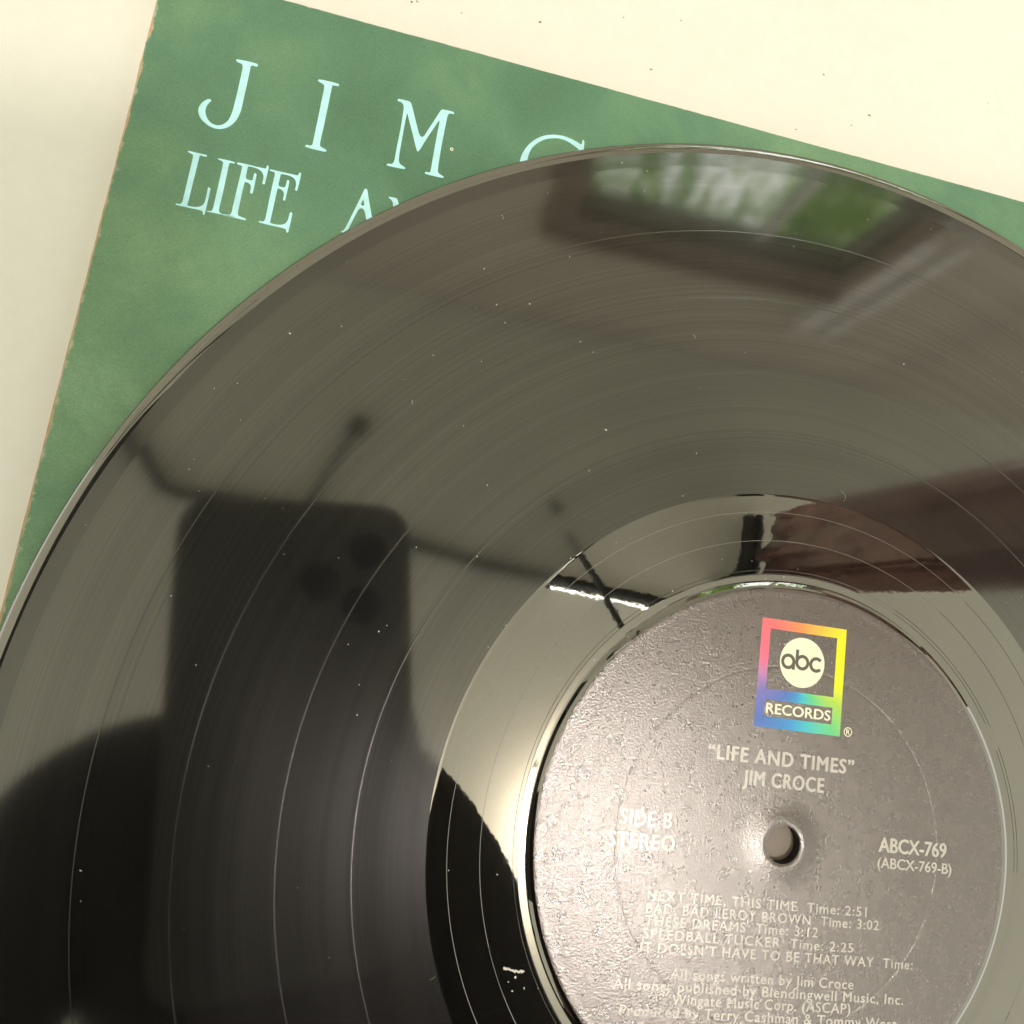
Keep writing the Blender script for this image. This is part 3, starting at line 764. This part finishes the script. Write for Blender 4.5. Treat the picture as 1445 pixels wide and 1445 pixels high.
for s_ in (-1, 1):
    bm = bmesh.new(); bmesh.ops.create_uvsphere(bm, u_segments=12, v_segments=8, radius=1)
    for v in bm.verts: v.co = Vector((-138 + s_*70 + v.co.x*6, -85 + v.co.y*18, 455 + v.co.z*28)) * MM
    bm_obj("ear", bm, M_SKIN, per, True)
    bm = bmesh.new(); bmesh.ops.create_uvsphere(bm, u_segments=12, v_segments=8, radius=11*MM)
    bmesh.ops.translate(bm, vec=Vector((-138 + s_*30, -28, 402)) * MM, verts=bm.verts)
    bm_obj("eye", bm, M_WHITETRIM, per, True)

# ------------------------------------------------------------------ dust and painted glare flecks on the record, crumbs on the table
random.seed(21)
def fleck(bm, x, y, z, s, el=1.0, ang=None):
    n = random.choice((5, 6, 7)); a0 = random.uniform(0, 6.28) if ang is None else ang
    ring_ = []
    for k in range(n):
        t = 2*math.pi*k/n; r = s * random.uniform(0.6, 1.15)
        px, py = r*math.cos(t)*el, r*math.sin(t)
        ring_.append(bm.verts.new(Vector((x + px*math.cos(a0) - py*math.sin(a0), y + px*math.sin(a0) + py*math.cos(a0), z)) * MM))
    top = bm.verts.new(Vector((x, y, z + s*0.7)) * MM)
    for k in range(n): bm.faces.new((ring_[k], ring_[(k+1) % n], top))
bm = bmesh.new()  # real dust, plus a dense cluster beside the label that paints glare as pale flecks
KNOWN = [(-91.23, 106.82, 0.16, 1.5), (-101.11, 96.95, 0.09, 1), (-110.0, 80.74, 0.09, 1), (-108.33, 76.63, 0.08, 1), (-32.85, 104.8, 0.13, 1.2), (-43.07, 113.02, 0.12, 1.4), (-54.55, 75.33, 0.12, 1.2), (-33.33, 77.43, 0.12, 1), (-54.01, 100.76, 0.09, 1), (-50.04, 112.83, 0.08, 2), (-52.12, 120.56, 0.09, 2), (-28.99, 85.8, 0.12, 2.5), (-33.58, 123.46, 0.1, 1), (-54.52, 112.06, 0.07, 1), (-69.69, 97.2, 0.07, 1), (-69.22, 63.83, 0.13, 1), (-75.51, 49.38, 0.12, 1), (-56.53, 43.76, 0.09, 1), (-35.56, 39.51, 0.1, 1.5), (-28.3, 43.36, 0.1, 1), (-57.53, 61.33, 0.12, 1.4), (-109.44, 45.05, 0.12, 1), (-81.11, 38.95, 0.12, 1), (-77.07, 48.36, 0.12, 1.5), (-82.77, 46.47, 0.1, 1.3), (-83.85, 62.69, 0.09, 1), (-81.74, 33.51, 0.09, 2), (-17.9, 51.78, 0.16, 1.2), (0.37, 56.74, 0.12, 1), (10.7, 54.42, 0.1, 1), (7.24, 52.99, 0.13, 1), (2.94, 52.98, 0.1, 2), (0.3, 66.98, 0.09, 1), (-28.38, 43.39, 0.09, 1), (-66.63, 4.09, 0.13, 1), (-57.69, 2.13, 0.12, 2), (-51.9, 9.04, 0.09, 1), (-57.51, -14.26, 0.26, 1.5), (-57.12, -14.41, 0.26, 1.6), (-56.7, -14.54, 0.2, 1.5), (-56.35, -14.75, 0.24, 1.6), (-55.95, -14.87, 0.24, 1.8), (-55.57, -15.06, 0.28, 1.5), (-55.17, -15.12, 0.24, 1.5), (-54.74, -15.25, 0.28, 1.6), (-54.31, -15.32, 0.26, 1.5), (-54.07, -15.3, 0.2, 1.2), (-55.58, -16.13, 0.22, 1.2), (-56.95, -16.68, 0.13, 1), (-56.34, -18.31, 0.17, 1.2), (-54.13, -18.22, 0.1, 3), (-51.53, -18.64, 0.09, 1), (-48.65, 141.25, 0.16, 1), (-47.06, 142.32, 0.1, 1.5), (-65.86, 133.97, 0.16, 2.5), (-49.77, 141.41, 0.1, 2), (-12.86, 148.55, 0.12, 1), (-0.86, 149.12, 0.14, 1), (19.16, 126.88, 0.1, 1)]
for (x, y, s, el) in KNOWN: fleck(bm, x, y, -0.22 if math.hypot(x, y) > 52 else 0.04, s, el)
for i in range(150):
    a = random.uniform(0, 2*math.pi); r = math.sqrt(random.uniform(52.5**2, 149**2))
    s = random.choice((0.04, 0.05, 0.06, 0.06, 0.08, 0.1))
    fleck(bm, r*math.cos(a), r*math.sin(a), -0.23, s, random.choice((1, 1, 1, 1.6, 3.0)))
for i in range(8):                                            # lint hairs lying on the vinyl
    a = random.uniform(0.3, 2.9 + 1.2); r = random.uniform(60, 146); L_ = random.uniform(0.8, 3.0)
    x, y = r*math.cos(a), r*math.sin(a); t = random.uniform(0, 6.28); cv = random.uniform(-0.5, 0.5)
    prev = None
    for k in range(9):
        wd = 0.016
        pa = [bm.verts.new(Vector((x - wd*math.sin(t), y + wd*math.cos(t), -0.16)) * MM), bm.verts.new(Vector((x + wd*math.sin(t), y - wd*math.cos(t), -0.16)) * MM), bm.verts.new(Vector((x, y, -0.13)) * MM)]
        if prev:
            for q in range(3): bm.faces.new((prev[q], prev[(q+1) % 3], pa[(q+1) % 3], pa[q]))
        prev = pa; x += L_/8*math.cos(t); y += L_/8*math.sin(t); t += cv * random.uniform(0.2, 1.2)
tag(bm_obj("dust_and_flecks", bm, M_DUST_GLARE), kind='stuff')
bm = bmesh.new()
for (x, y, s) in [(-63.3, 184.62, 0.35), (-62.13, 184.9, 0.22), (-34.41, 182.22, 0.35), (-52.36, 182.97, 0.15), (-14.14, 185.23, 0.2), (36.33, 174.14, 0.32), (47.37, 164.01, 0.35), (0.2, 185.64, 0.25), (-8.57, 172.33, 0.25), (42.1, 161.12, 0.18), (26.79, 159.19, 0.2)]: fleck(bm, x, y, TZ + 0.01, s, random.uniform(1, 2))
for i in range(24): fleck(bm, random.uniform(-260, 200), random.uniform(120, 320), TZ + 0.01, random.choice((0.08, 0.1, 0.12, 0.16)), random.uniform(1, 2))
tag(bm_obj("crumbs", bm, M_CRUMB), kind='stuff')
